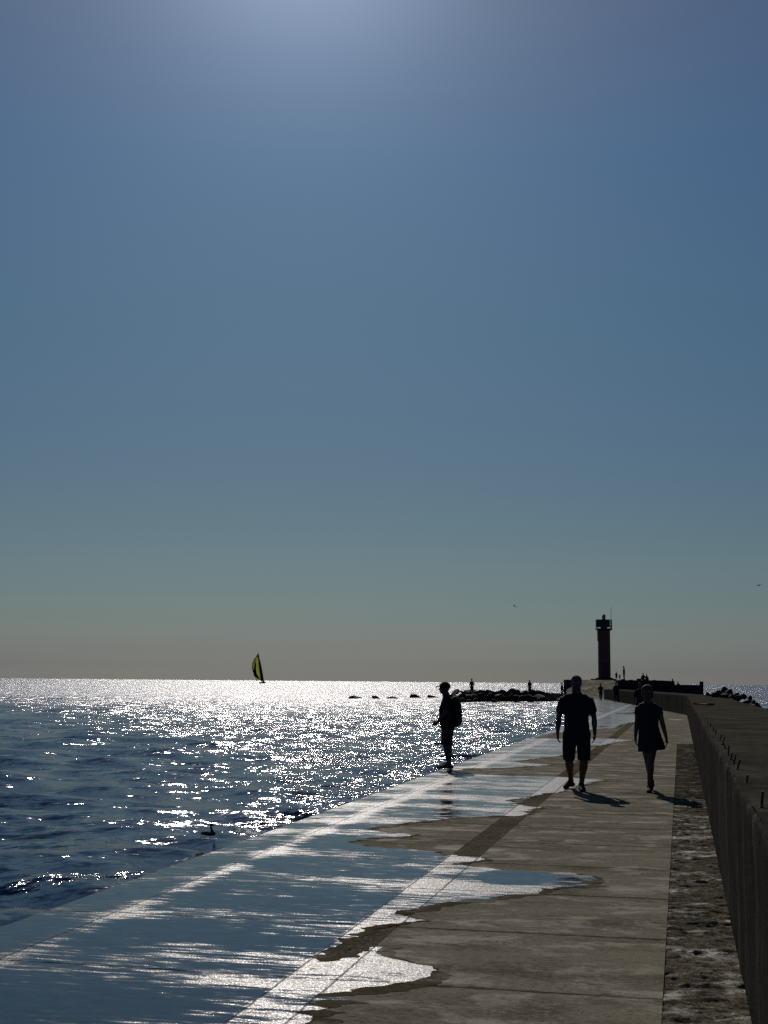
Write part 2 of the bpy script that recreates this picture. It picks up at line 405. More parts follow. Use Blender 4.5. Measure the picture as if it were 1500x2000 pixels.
# ---------------------------------------------------------------- deck
def strip_top(name, s0, s1, x0, x1, ds, dx, z, amp, sc, m, parent=None, seed=0.0, jag=False):
    S = np.arange(s0, s1+1e-6, ds); X = np.linspace(x0, x1, max(2, int(round((x1-x0)/dx))+1))
    V = np.zeros((len(S), len(X), 3))
    for i, s in enumerate(S):
        for j, x in enumerate(X):
            p = line(s, x)
            h = noise.fractal(Vector((p.x*sc*.6, p.y*sc*1.7, seed)), .7, 2.1, 4)*amp
            V[i, j] = (p.x, p.y, z+h)
        if jag:
            q = line(s, x0-.025+.028*noise.fractal(Vector((3.3, s*5.5, seed)), .6, 2.2, 4)); V[i, 0] = (q.x, q.y, -.02)
            q = line(s, x0-.018+.034*noise.fractal(Vector((3.3, s*5.5, seed)), .6, 2.2, 4)); V[i, 1] = (q.x, q.y, .0022)
    return grid_mesh(name, V, m, parent=parent)
def build_deck():
    bm = bmesh.new()
    PITCH_ = 1.72
    rnd = random.Random(3)
    s = 7.62-PITCH_*9
    k = 0
    while s < 158:
        a, b = s+.006, s+PITCH_-.006
        for (x0, x1, dz0, dz1) in ((-4.60, -4.06, -.014, -.003), (-4.045, -2.235, 0, 0), (-1.945, -.125, 0, 0)):
            t = [rnd.uniform(-.0008, .0006) for _ in range(4)]
            if x0 < -4.5: x0 = -4.60+rnd.uniform(-.03, .012)
            q = [line(a, x0, dz0+t[0]), line(a, x1, dz1+t[1]), line(b, x1, dz1+t[2]), line(b, x0, dz0+t[3])]
            vt = [bm.verts.new(v) for v in q]; vb = [bm.verts.new((v.x, v.y, -.5)) for v in q]
            bm.faces.new(vt)
            for i in range(4): bm.faces.new([vt[i], vb[i], vb[(i+1) % 4], vt[(i+1) % 4]])
        s += PITCH_; k += 1
    # core below the slabs
    S = np.arange(-11, 160, 2.0)
    prof = [(-4.59, -2.0), (-4.56, -.20), (-4.05, -.045), (.335, -.045), (.335, -2.0)]
    rings = [[bm.verts.new(line(s, x, z)) for x, z in prof] for s in S]
    for a, b in zip(rings[:-1], rings[1:]):
        for i in range(len(prof)-1): bm.faces.new([a[i], a[i+1], b[i+1], b[i]])
    o = frombm('pier_deck', bm, M_deck); tag(o, kind='structure')
    tag(strip_top('joint_strip', -6, 44, -2.232, -1.948, .02, .02, -.002, .005, 9, M_joint, seed=3), kind='structure')
    tag(strip_top('joint_strip', 44, 157, -2.232, -1.948, .3, .28, -.002, .001, 9, M_joint, seed=3), kind='structure')
    tag(strip_top('broken_strip', -4, 21.0, -.122, .322, .014, .018, -.012, .022, 7, M_rough, seed=8), kind='structure')
    tag(strip_top('broken_strip', 21.0, 39.5, -.122, .322, .022, .02, -.014, .026, 5.5, M_rough2, seed=8), kind='structure')
    tag(strip_top('smooth_strip', 39.5, 157, -.122, .322, .5, .22, -.002, .002, 2, M_deck, seed=8), kind='structure')
build_deck()

# ---------------------------------------------------------------- water lying on the deck (outline followed from the wet marks)
WET = [(560, 2010), (610, 1986), (575, 1978), (640, 1970), (590, 1960), (700, 1956), (612, 1946), (660, 1939), (750, 1926), (822, 1912), (853, 1896),
       (845, 1888), (800, 1881), (757, 1871), (735, 1863), (752, 1849), (722, 1851), (700, 1864), (664, 1877), (618, 1879), (641, 1853), (662, 1846), (704, 1813),
       (750, 1806), (790, 1801), (832, 1798), (792, 1790), (770, 1784), (800, 1777), (822, 1771), (850, 1767), (900, 1760), (975, 1751), (1052, 1742), (1098, 1732),
       (1150, 1730), (1137, 1723), (1160, 1715), (1125, 1706), (1000, 1701), (950, 1695), (878, 1689), (926, 1682), (946, 1678), (884, 1670), (820, 1661), (750, 1656),
       (706, 1650), (676, 1645), (722, 1637), (810, 1631), (750, 1626), (706, 1620), (760, 1611), (826, 1604), (886, 1598), (950, 1595), (1020, 1593), (1056, 1577),
       (1012, 1572), (986, 1564), (1044, 1554), (1098, 1546), (1124, 1535), (1180, 1523.5), (1090, 1517.5), (1000, 1516), (930, 1512.5), (885, 1508), (905, 1501),
       (990, 1500), (1078, 1494), (1000, 1488), (1060, 1480), (1104, 1474), (1148, 1456), (1172, 1456.5), (1200, 1450), (1238, 1445.5), (1176, 1442), (1110, 1444), (1042, 1441), (1075, 1432),
       (1120, 1428), (1168, 1424), (1200, 1422), (1212, 1415), (1245, 1409), (1262, 1402), (1246, 1396), (1200, 1394), (1255, 1389), (1275, 1383), (1252, 1377), (1205, 1368), (1165, 1362), (1128, 1361)]
def build_film(name='shallow_water', m_=None, zt=.0026, grow=0.0):
    out = [gp(x, y) for x, y in WET]
    if grow:
        out = [Vector((p.x+grow*(1.0+1.2*noise.noise(p*1.9)), p.y+grow*(-.35+.8*noise.noise(p*2.3+Vector((5, 5, 5)))), 0)) for p in out]
    # close along the sea edge
    left = [line(s, -4.585) for s in np.arange(-6, 166, 1.0)]
    left = [p for p in left if p.y <= out[-1].y+.5]
    pts = []
    for i, (a, b) in enumerate(zip(out[:-1], out[1:])):
        n = max(2, int((b-a).length/.022)); n = min(n, 70)
        for k in range(n):
            p = a.lerp(b, k/n)
            ln = (b-a).length
            w = min(.10, ln*.24)*math.sin(math.pi*k/n)
            q = Vector((p.x*3.2, p.y*6.5, 1.7))
            pts.append(Vector((p.x+noise.fractal(q, .8, 2.2, 4)*w*1.8, p.y+noise.fractal(q+Vector((9, 3, 2)), .8, 2.2, 4)*w, 0)))
    pts.append(out[-1])
    poly = [(p.x, p.y) for p in pts+left[::-1]]
    inner = [line(q, -4.05) for q in np.arange(-6.5, 160, 1.0)]
    n0 = len(poly); allp = [Vector(q) for q in poly]+[Vector((p.x, p.y)) for p in inner]
    edges = [(i, (i+1) % n0) for i in range(n0)]+[(n0+i, n0+i+1) for i in range(len(inner)-1)]
    from mathutils.geometry import delaunay_2d_cdt
    vs, _, tris, _, _, _ = delaunay_2d_cdt(allp, edges, [], 0, 1e-5)
    PX = np.array(poly); QX = np.roll(PX, -1, 0)
    def inside(x, y):
        c = (PX[:, 1] > y) != (QX[:, 1] > y)
        xi = PX[:, 0]+(y-PX[:, 1])/np.where(c, QX[:, 1]-PX[:, 1], 1)*(QX[:, 0]-PX[:, 0])
        return int(np.sum(c & (x < xi))) % 2 == 1
    bm = bmesh.new(); bv = [bm.verts.new((v.x, v.y, zt)) for v in vs]
    for t in tris:
        cx = sum(vs[i].x for i in t)/3; cy = sum(vs[i].y for i in t)/3
        if not inside(cx, cy): continue
        ar = (vs[t[1]].x-vs[t[0]].x)*(vs[t[2]].y-vs[t[0]].y)-(vs[t[1]].y-vs[t[0]].y)*(vs[t[2]].x-vs[t[0]].x)
        if abs(ar) < 1e-9: continue
        bm.faces.new([bv[i] for i in (t if ar > 0 else t[::-1])])
    bmesh.ops.delete(bm, geom=[v for v in bm.verts if not v.link_faces], context='VERTS')
    for v in bm.verts:
        # distance across the line of the deck
        if v.co.y < 72: x = v.co.x
        else:
            i = int(np.argmin((_c[:, 0]-v.co.x)**2+(_c[:, 1]-v.co.y)**2)); s = _S[min(i, len(_S)-1)]
            hh = heading(s); x = (v.co.x-_c[i, 0])*math.cos(hh)+(v.co.y-_c[i, 1])*math.sin(hh)
        if x < -4.05 and grow: v.co.z = -.03
        elif x < -4.05: v.co.z = .004-.0125*(-4.05-x)/.55
    bm.normal_update()
    me = bpy.data.meshes.new(name); bm.to_mesh(me); bm.free()
    tag(add(name, me, m_ or M_film), kind='structure')
    if grow: return
    # thin trickle on the right-hand slabs
    for k, (a, b, th) in enumerate((((1302, 1406), (1338, 1405.5), 1.2), ((1010, 1351), (1112, 1352), .1))):
        if k == 1: continue
        bm = bmesh.new()
        t = [gp(a[0]+(b[0]-a[0])*i/12, a[1]+(b[1]-a[1])*i/12-th*math.sin(math.pi*i/12)) for i in range(13)]
        u = [gp(a[0]+(b[0]-a[0])*i/12, a[1]+(b[1]-a[1])*i/12+th*math.sin(math.pi*i/12)*(.7+.3*math.sin(i*2))) for i in range(1, 12)]
        bm.faces.new([bm.verts.new((p.x, p.y, .0028)) for p in t+u[::-1]])
        me = bpy.data.meshes.new('trickle'); bm.to_mesh(me); bm.free(); tag(add('shallow_water', me, M_film), kind='structure')
build_film()
M_damp = concrete('damp_concrete', (.018, .015, .010), (.075, .064, .042), .8, 1.3, .012, .0, patch=True, joints=True)
build_film('damp_margin', M_damp, .0013, .11)

# ---------------------------------------------------------------- sea wall with the raised walkway
def build_wall():
    root = empty('sea_wall', (0, 0, 0), 0, 'tall dark concrete sea wall running along the right of the walkway', 'wall')
    W0, W1, ZT = .325, 2.12, 1.08
    # face and broken arris: profile swept along the line, roughened
    S = np.concatenate([np.arange(-4, 14, .05), np.arange(14, 40, .12), np.arange(40, 147, .5)])
    prof = [(W0, z) for z in np.linspace(-.1, ZT-.03, 20)]+[(W0+.006, ZT-.012), (W0+.025, ZT-.002)]
    V = np.zeros((len(S), len(prof), 3))
    for i, s in enumerate(S):
        joint = abs(((s+1.1) % 5.16))
        g = .022*max(0, 1-min(joint, 5.16-joint)/.05) if s < 60 else 0
        for j, (x, z) in enumerate(prof):
            p = line(s, x, z)
            d = noise.fractal(Vector((p.y*.9, z*2.2, 4)), .8, 2.0, 4)*.010
            if j >= len(prof)-4:
                c = noise.fractal(Vector((p.y*4.5, 7.7, j*.25)), .6, 2.1, 4)
                d += max(c, 0)*.030*(1 if j > len(prof)-4 else .4); z2 = -max(c, 0)*.022 if j >= len(prof)-2 else 0
            else: z2 = 0
            q = line(s, x+d+g, z+z2)
            V[i, j] = q
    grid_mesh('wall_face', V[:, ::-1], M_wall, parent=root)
    # top
    S = np.concatenate([np.arange(-4, 16, .07), np.arange(16, 50, .2), np.arange(50, 147, 1.)])
    X = np.concatenate([[W0+.025, W0+.06], np.linspace(W0+.12, W1, 24)])
    V = np.zeros((len(S), len(X), 3))
    for i, s in enumerate(S):
        joint = (s+1.1) % 1.72
        g = -.012*max(0, 1-min(joint, 1.72-joint)/.05)
        for j, x in enumerate(X):
            p = line(s, x)
            h = noise.fractal(Vector((p.x*2.2, p.y*2.2, 2)), .8, 2.1, 4)*.006
            if j < 2: h -= .004
            V[i, j] = (p.x, p.y, ZT+h+g)
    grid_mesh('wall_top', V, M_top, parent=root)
    bm = bmesh.new()
    S = np.arange(-4, 148, 2.0)
    pr = [(W1, ZT-.001), (W1+.03, ZT-.06), (W1+.03, -1.5)]
    rr = [[bm.verts.new(line(s, x, z)) for x, z in pr] for s in S]
    for a, b in zip(rr[:-1], rr[1:]):
        for i in range(2): bm.faces.new([a[i], b[i], b[i+1], a[i+1]])
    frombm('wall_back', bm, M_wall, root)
    bm = bmesh.new()
    e = [line(146.9, .33, -1.2), line(146.9, 2.1, -1.2), line(146.9, 2.1, 1.07), line(146.9, .33, 1.07)]
    bm.faces.new([bm.verts.new(v) for v in e]); frombm('wall_end', bm, M_wall, root)
build_wall()

# steel pins standing on the wall: (base x, y) and (tip x, y) seen in the photograph
M_steel = mat('rusty_steel', (.05, .035, .028), .55, .5, .6)
PINS = [((1487.5, 1577.5), (1490.6, 1547)), ((1458, 1529), (1460.6, 1515)), ((1440, 1503), (1446, 1484)), ((1433, 1491), (1437.5, 1474)), ((1427.5, 1484), (1430, 1471)),
        ((1422.5, 1475), (1424, 1456)), ((1417, 1462), (1413.5, 1452)), ((1410.6, 1454), (1415.6, 1440)), ((1405.6, 1446), (1410.6, 1435)), ((1397.5, 1434), (1399, 1425)),
        ((1393, 1429), (1394, 1420)), ((1387.5, 1420), (1388, 1413)), ((1381, 1415), (1384, 1410)), ((1377.5, 1406), (1380, 1401)), ((1372, 1399), (1370, 1395))]
ORD = ['first', 'second', 'third', 'fourth', 'fifth', 'sixth', 'seventh', 'eighth', 'ninth', 'tenth', 'eleventh', 'twelfth', 'thirteenth', 'fourteenth', 'fifteenth', 'sixteenth']
PL = ['tall rusty steel pin nearest the camera on the sea wall, with a bright worn tip', 'short rusty steel pin standing alone, second from the camera on the wall',
      'leaning rusty steel pin, third from the camera and first of the close row', 'leaning rusty steel pin, fourth from the camera on the wall']
for i, ((bx, by), (tx, ty)) in enumerate(PINS):
    b = gp(bx, by, 1.078); h = .61/(by-1336.5)*(by-ty)*.97
    lean = (tx-bx)/(by-ty)*h
    bm = bmesh.new(); r = .0068
    tube(bm, [(0, 0, -.02), (lean*.25, .0, h*.3), (lean*.6, 0, h*.66), (lean, .0, h)], [r, r*.95, r, r*.95], 8, cap=False)
    for k in range(int(h/.012)):       # ribs of the bar
        z = .006+k*.012; cyl(bm, (lean*z/h, 0, z), (lean*z/h, 0, z+.004), r*1.16, None, 8)
    cyl(bm, (lean, 0, h-.001), (lean, 0, h+.007), r*1.55, r*1.2, 8)
    cyl(bm, (0, 0, -.004), (0, 0, .006), r*2.6, r*1.9, 8)
    o = frombm('steel_pin', bm, M_steel); o.location = b
    tag(o, PL[i] if i < 4 else ORD[i]+' steel pin from the camera in the close row on the sea wall', 'steel pin', 'steel pins along the sea wall')
# flat steel bar lying across the walkway
bm = bmesh.new(); a, b = gp(1360, 1376, 1.09), gp(1390, 1377, 1.09)
L = (b-a).length; box(bm, 0, L, -.09, .09, 0, .035); box(bm, 0, .05, -.12, .12, .035, .06); box(bm, L-.05, L, -.12, .12, .035, .06)
o = frombm('steel_bar', bm, M_steel); o.location = (a.x, a.y, 1.084); o.rotation_euler.z = math.atan2(b.y-a.y, b.x-a.x)
tag(o, 'dark flat steel bar lying across the top of the sea wall', 'steel bar')

# ---------------------------------------------------------------- end platform, ramp and tower
def build_platform():
    Y0 = 160.0
    def X(px, Y=Y0): return gp(px, 1362).x*Y/gp(px, 1362).y
    root = empty('end_platform', (0, 0, 0), 0, 'dark raised concrete platform at the end of the pier, under the lighthouse', 'platform')
    bm = bmesh.new()
    xl, xr1, xr2 = X(1101), X(1295), X(1374)
    rl, rr_ = X(1122), X(1207)
    prism(bm, [(xl, Y0), (rl, Y0), (rl, Y0+4), (rr_, Y0+4), (rr_, Y0), (xr1, Y0), (xr1+1.2, Y0+40), (xl-1, Y0+40)], -1.2, 2.10)
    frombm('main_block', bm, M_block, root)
    bm = bmesh.new()
    box(bm, xr1+.004, xr1+.7, Y0+.4, Y0+30, -1.2, 1.86)
    box(bm, xr1+.704, xr2, Y0-1.5, Y0+22, -1.2, 1.60)
    box(bm, xr2-.42, xr2, Y0-1.51, Y0-.9, 1.6, 2.02)
    for k in range(5): box(bm, xr1-1.2-k*.9, xr1-.75-k*.9, Y0+.3, Y0+1.0, 2.1, 2.1+.05+.07*((k*37) % 3))
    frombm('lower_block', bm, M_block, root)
    # ramp
    bm = bmesh.new()
    y0, y1 = 148.5, Y0+3.99
    n = 10
    rings = []
    for k in range(n+1):
        t = k/n; y = y0+(y1-y0)*t; z = 2.10*(t*t*(3-2*t))*.55+2.10*t*.45 - .002
        xa = (rl+.02) if y > Y0-3 else rl-.9*(1-t); xb = rr_-.02
        rings.append([bm.verts.new((xa, y, -1)), bm.verts.new((xa, y, z)), bm.verts.new((xb, y, z)), bm.verts.new((xb, y, -1))])
    for a, b in zip(rings[:-1], rings[1:]):
        for i in range(3): bm.faces.new([a[i], a[i+1], b[i+1], b[i]])
    bm.faces.new(rings[0]); frombm('ramp', bm, M_deck, root)
build_platform()

M_red = mat('red_paint', (.13, .04, .038), .6, .4)
M_dark = mat('dark_metal', (.02, .022, .026), .5, .5, .3)
M_glass = mat('lantern_glass', (.03, .04, .05), .08, .6)
def build_lighthouse():
    D = 168.0
    g = at(1180.7, 1327, D); base = Vector((g.x, g.y, 2.10)); px = D/2600
    root = empty('lighthouse', base, YAW, 'slim dark red lighthouse with railed gallery on the end platform', 'lighthouse')
    W = lambda n: n*px
    z0 = .0
    bm = bmesh.new(); box(bm, W(-24), W(18.5), -1.4, 1.4, 0, .17); box(bm, W(-14), W(14), -1.05, 1.05, .17, .30)
    frombm('plinth', bm, M_block, root)
    zt = W(98)
    bm = bmesh.new(); tube(bm, [(0, 0, .3), (0, 0, zt*.5), (0, 0, zt)], [W(12.1), W(12), W(11.9)], 28, cap=False)
    for k in range(1, 6): cyl(bm, (0, 0, zt*k/6), (0, 0, zt*k/6+.04), W(12.25), None, 28)
    tw = frombm('tower', bm, M_red, root, smooth=False)
    bm = bmesh.new(); box(bm, W(-12.7), W(-10.4), -.35, .35, zt-W(22), zt-W(1)); frombm('wall_box', bm, M_red, tw)
    bm = bmesh.new(); box(bm, -.4, .4, -W(12)-.03, -W(10), .3, 2.2); dr = frombm('door', bm, M_dark, tw)
    bm = bmesh.new(); box(bm, .25, .3, -W(12)-.07, -W(12)-.031, 1.15, 1.3); frombm('handle', bm, M_steel, dr)
    bm = bmesh.new(); cyl(bm, (0, 0, zt-.12), (0, 0, zt), W(12.2), W(15), 28); cyl(bm, (0, 0, zt), (0, 0, zt+.15), W(16.6), None, 28)
    frombm('gallery_floor', bm, M_dark, root)
    # railing
    bm = bmesh.new(); zr = zt+.15; rr = W(15.6)
    for k in range(14):
        a = 2*math.pi*k/14+.12; cyl(bm, (rr*math.cos(a), rr*math.sin(a), zr), (rr*math.cos(a), rr*math.sin(a), zr+W(17)), .03, None, 6)
    for zz in (W(5), W(11), W(17)):
        for k in range(28):
            a, b = 2*math.pi*k/28, 2*math.pi*(k+1)/28
            cyl(bm, (rr*math.cos(a), rr*math.sin(a), zr+zz), (rr*math.cos(b), rr*math.sin(b), zr+zz), .027, None, 6)
    frombm('railing', bm, M_dark, root)
    # boards fixed to the railing, facing the land
    bm = bmesh.new(); box(bm, W(-17.3), W(7.6), -rr-.12, -rr-.04, zr+W(2.2), zr+W(17.2))
    for k in range(6):
        x = W(-17.3)+(W(24.9))*k/5-.02; box(bm, max(x, W(-17.3)), x+.05, -rr-.16, -rr-.121, zr+W(2.0), zr+W(17.4))
    frombm('day_board', bm, M_dark, root)
    bm = bmesh.new(); cyl(bm, (0, 0, zr), (0, 0, zr+W(18)), W(6), W(5), 14); frombm('lantern_base', bm, M_dark, root)
    ln = bmesh.new(); cyl(ln, (0, 0, zr+W(18)), (0, 0, zr+W(26)), W(3.5), W(3.4), 14); ln = frombm('lantern', ln, M_glass, root)
    bm = bmesh.new(); cyl(bm, (0, 0, zr+W(24.6)), (0, 0, zr+W(25.6)), W(3.9), W(3.7), 14); cyl(bm, (0, 0, zr+W(25.6)), (0, 0, zr+W(28.4)), W(3.7), W(.8), 14)
    frombm('lantern_cap', bm, M_dark, ln)
    bm = bmesh.new(); cyl(bm, (W(14.3), 0, zr), (W(14.3), 0, zr+W(43)), .035, .018, 6); frombm('antenna', bm, M_dark, root)
build_lighthouse()

# ---------------------------------------------------------------- boulders
def rock_mesh(seed, sub=2):
    rnd = random.Random(seed)
    bm = bmesh.new(); bmesh.ops.create_icosphere(bm, subdivisions=sub+1, radius=1)
    planes = [(Vector((rnd.uniform(-1, 1), rnd.uniform(-1, 1), rnd.uniform(-1, 1))).normalized(), rnd.uniform(.35, .8)) for _ in range(13)]
    for v in bm.verts:
        for n, d in planes:
            k = v.co.dot(n)
            if k > d: v.co -= n*(k-d)*.92
        v.co += v.co.normalized()*noise.fractal(v.co*1.8+Vector((seed, 0, 0)), .8, 2, 3)*.05
    me = bpy.data.meshes.new('boulder'); bm.to_mesh(me); bm.free(); me.materials.append(M_rock); return me
ROCKS = [rock_mesh(k) for k in range(9)]
def rock(p, size, label, group, rnd, flat=.7):
    o = bpy.data.objects.new('boulder', rnd.choice(ROCKS)); C.objects.link(o); o.location = p
    o.scale = (size[0], size[1], size[2]); o.rotation_euler = (rnd.uniform(-.35, .35), rnd.uniform(-.35, .35), rnd.uniform(0, 6.28))
    return tag(o, label, 'boulder', group)
rnd = random.Random(11)
# spur reaching out into the sea on the left
def build_spur():
    a = gp(905, 1371, SEA); b = gp(1062, 1370, SEA); d = (b-a).normalized(); n = (a+b)*.5; n.z = 0; n.normalize()
    bm = bmesh.new(); ext = b+d*12
    prism(bm, [a, b+d*.5, b+d*.5+n*7, a+n*7], -1.5, .62)
    o = frombm('stone_spur', bm, M_block); tag(o, 'low dark concrete spur reaching out into the sea behind the man with the backpack', 'spur')
    bm = bmesh.new(); q = [b+d*.504, ext, ext+n*7.5, b+d*.504+n*7]
    vt = [bm.verts.new((p.x, p.y, z)) for p, z in zip(q, (.61, .1, .1, .61))]; vb = [bm.verts.new((p.x, p.y, -1.5)) for p in q]
    bm.faces.new(vt)
    for i in range(4): bm.faces.new([vt[i], vb[i], vb[(i+1) % 4], vt[(i+1) % 4]])
    frombm('spur_ramp', bm, M_deck, o)
    # row on the spur, its skyline following the photograph
    prof = [(884, 1346, 18), (899, 1348, 12), (912, 1343.5, 20), (926, 1347, 14), (940, 1344.5, 18), (955, 1348, 14), (968, 1347, 14), (981, 1344, 16), (994, 1344, 16), (1006, 1345, 16), (1020, 1346, 14), (1034, 1342.5, 18), (1047, 1344.5, 16), (1057, 1348, 12)]
    for i_, (x, y, w) in enumerate(prof):
        p = at(x, 1352, 140); top = at(x, y, 140).z; px = 140/2600
        zc = (top+.3)/2
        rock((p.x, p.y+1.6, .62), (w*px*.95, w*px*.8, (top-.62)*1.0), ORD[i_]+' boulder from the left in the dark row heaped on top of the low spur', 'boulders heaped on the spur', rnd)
    for k in range(15):
        x = 886+k*12+rnd.uniform(-4, 4); p = at(x, 1357, 137.5)
        rock((p.x, p.y+rnd.uniform(0, .8), rnd.uniform(.1, .3)), (rnd.uniform(.6, 1.0), rnd.uniform(.5, .8), rnd.uniform(.25, .5)), ORD[k]+' boulder from the left along the front edge of the low spur', 'boulders along the front of the spur', rnd)
    for k, (x, w) in enumerate(((899, 26), (915, 22), (932, 24), (950, 20), (965, 22), (889, 22), (881, 18))):
        p = gp(x, 1371.5 if x < 975 else 1370, SEA); px = 134/2600
        rock((p.x, p.y, SEA+.12), (w*px*.55, .7, .32), 'wet dark boulder at the waterline, '+ORD[(2, 3, 4, 5, 6, 1, 0)[k]]+' from the left in front of the spur', 'boulders at the waterline of the spur', rnd)
build_spur()
# lone stones awash further left
for x, y, w, h, lb in ((693, 1364.5, 26, 5, 'leftmost of the low dark stones awash in the glittering sea'), (735, 1365, 22, 3, 'second low dark stone from the left in the glittering sea'), (768, 1365, 26, 3.6, 'flat dark stone in the middle of the row awash in the sea'),
                       (812, 1363, 28, 6, 'humped dark stone awash in the sea left of the man with the backpack'), (846, 1363, 20, 4.5, 'dark stone awash just left of the head of the man with the backpack')):
    p = gp(x, y, SEA); px = 151/2600
    rock((p.x, p.y, SEA), (w*px*.75, 1.2, h*px*1.9), lb, 'stones awash in the sea', rnd)
# riprap right of the raised walkway, with a peak
for k in range(62):
    s = 40+((k*.618) % 1)*88; off = rnd.uniform(.25, 3.6)
    hgt = 1.10-.30*off+rnd.uniform(-.1, .12)
    if s < 50: hgt -= (50-s)*.10
    sz = rnd.uniform(.35, .75)
    p = line(s, 2.15+off)
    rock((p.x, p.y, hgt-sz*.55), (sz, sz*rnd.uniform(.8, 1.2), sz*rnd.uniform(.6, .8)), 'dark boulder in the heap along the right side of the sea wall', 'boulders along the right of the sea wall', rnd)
for i_, (x, y, D, w) in enumerate(sorted(((1414, 1343.5, 60, 26), (1424, 1347, 58, 20), (1438, 1352, 55, 20), (1452, 1355, 50, 22), (1464, 1360, 46, 18), (1472, 1367, 42, 16), (1396, 1351, 64, 24), (1384, 1353, 70, 20), (1404, 1349, 62, 18), (1445, 1357, 50, 26), (1460, 1366, 44, 22), (1430, 1355, 54, 24), (1416, 1352, 58, 28)))):
    p = at(x, y, D); px = D/2600
    sz = w*px*.48; hz = sz*.62
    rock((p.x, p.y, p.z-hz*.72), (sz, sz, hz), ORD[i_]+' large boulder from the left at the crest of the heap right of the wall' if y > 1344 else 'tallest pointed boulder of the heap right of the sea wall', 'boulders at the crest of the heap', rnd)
# stone lying on the sea edge in front of the bird
bm = bmesh.new(); me = ROCKS[3]
p = gp(397, 1666, -.07); o = bpy.data.objects.new('stone', me); C.objects.link(o); o.location = (p.x-.02, p.y, -.09); o.scale = (.075, .06, .028)
tag(o, 'small dark stone on the wet sea edge of the walkway below the water bird', 'stone')
# foam where the sea breaks on the boulders
M_foam = mat('foam', (.75, .76, .78), .6, .3)
bm = bmesh.new(); fr = random.Random(5)
c0 = at(1492, 1381, 70)
for k in range(70):
    p = gp(fr.gauss(1494, 9), 1382.5+fr.gauss(0, 1.2), SEA); hz = max(0, fr.gauss(0, .22))
    ball(bm, (p.x, p.y, SEA+hz), (fr.uniform(.08, .3), fr.uniform(.08, .3), fr.uniform(.03, .10)), 1)
tag(frombm('sea_foam', bm, M_foam), 'white foam where the sea breaks right of the boulders', 'foam', kind='stuff')

# ---------------------------------------------------------------- people
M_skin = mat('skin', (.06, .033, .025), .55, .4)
M_eye = mat('eye', (.5, .5, .5), .2, .5)
M_iris = mat('iris', (.02, .015, .01), .2, .5)
M_hair_d = simple_cloth('dark_hair', (.02, .016, .012)); M_hair_g = simple_cloth('pale_hair', (.045, .038, .030))
def cloth(k, c): return simple_cloth(k, c)
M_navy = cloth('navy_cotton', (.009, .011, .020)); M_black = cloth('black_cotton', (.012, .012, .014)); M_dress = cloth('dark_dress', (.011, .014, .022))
M_pack = cloth('black_canvas', (.012, .012, .013)); M_shoe = cloth('shoe', (.02, .018, .018)); M_cap = cloth('cap', (.02, .02, .025)); M_pale = cloth('pale_cap', (.30, .28, .26)); M_sole = mat('sole', (.05, .05, .05), .7)

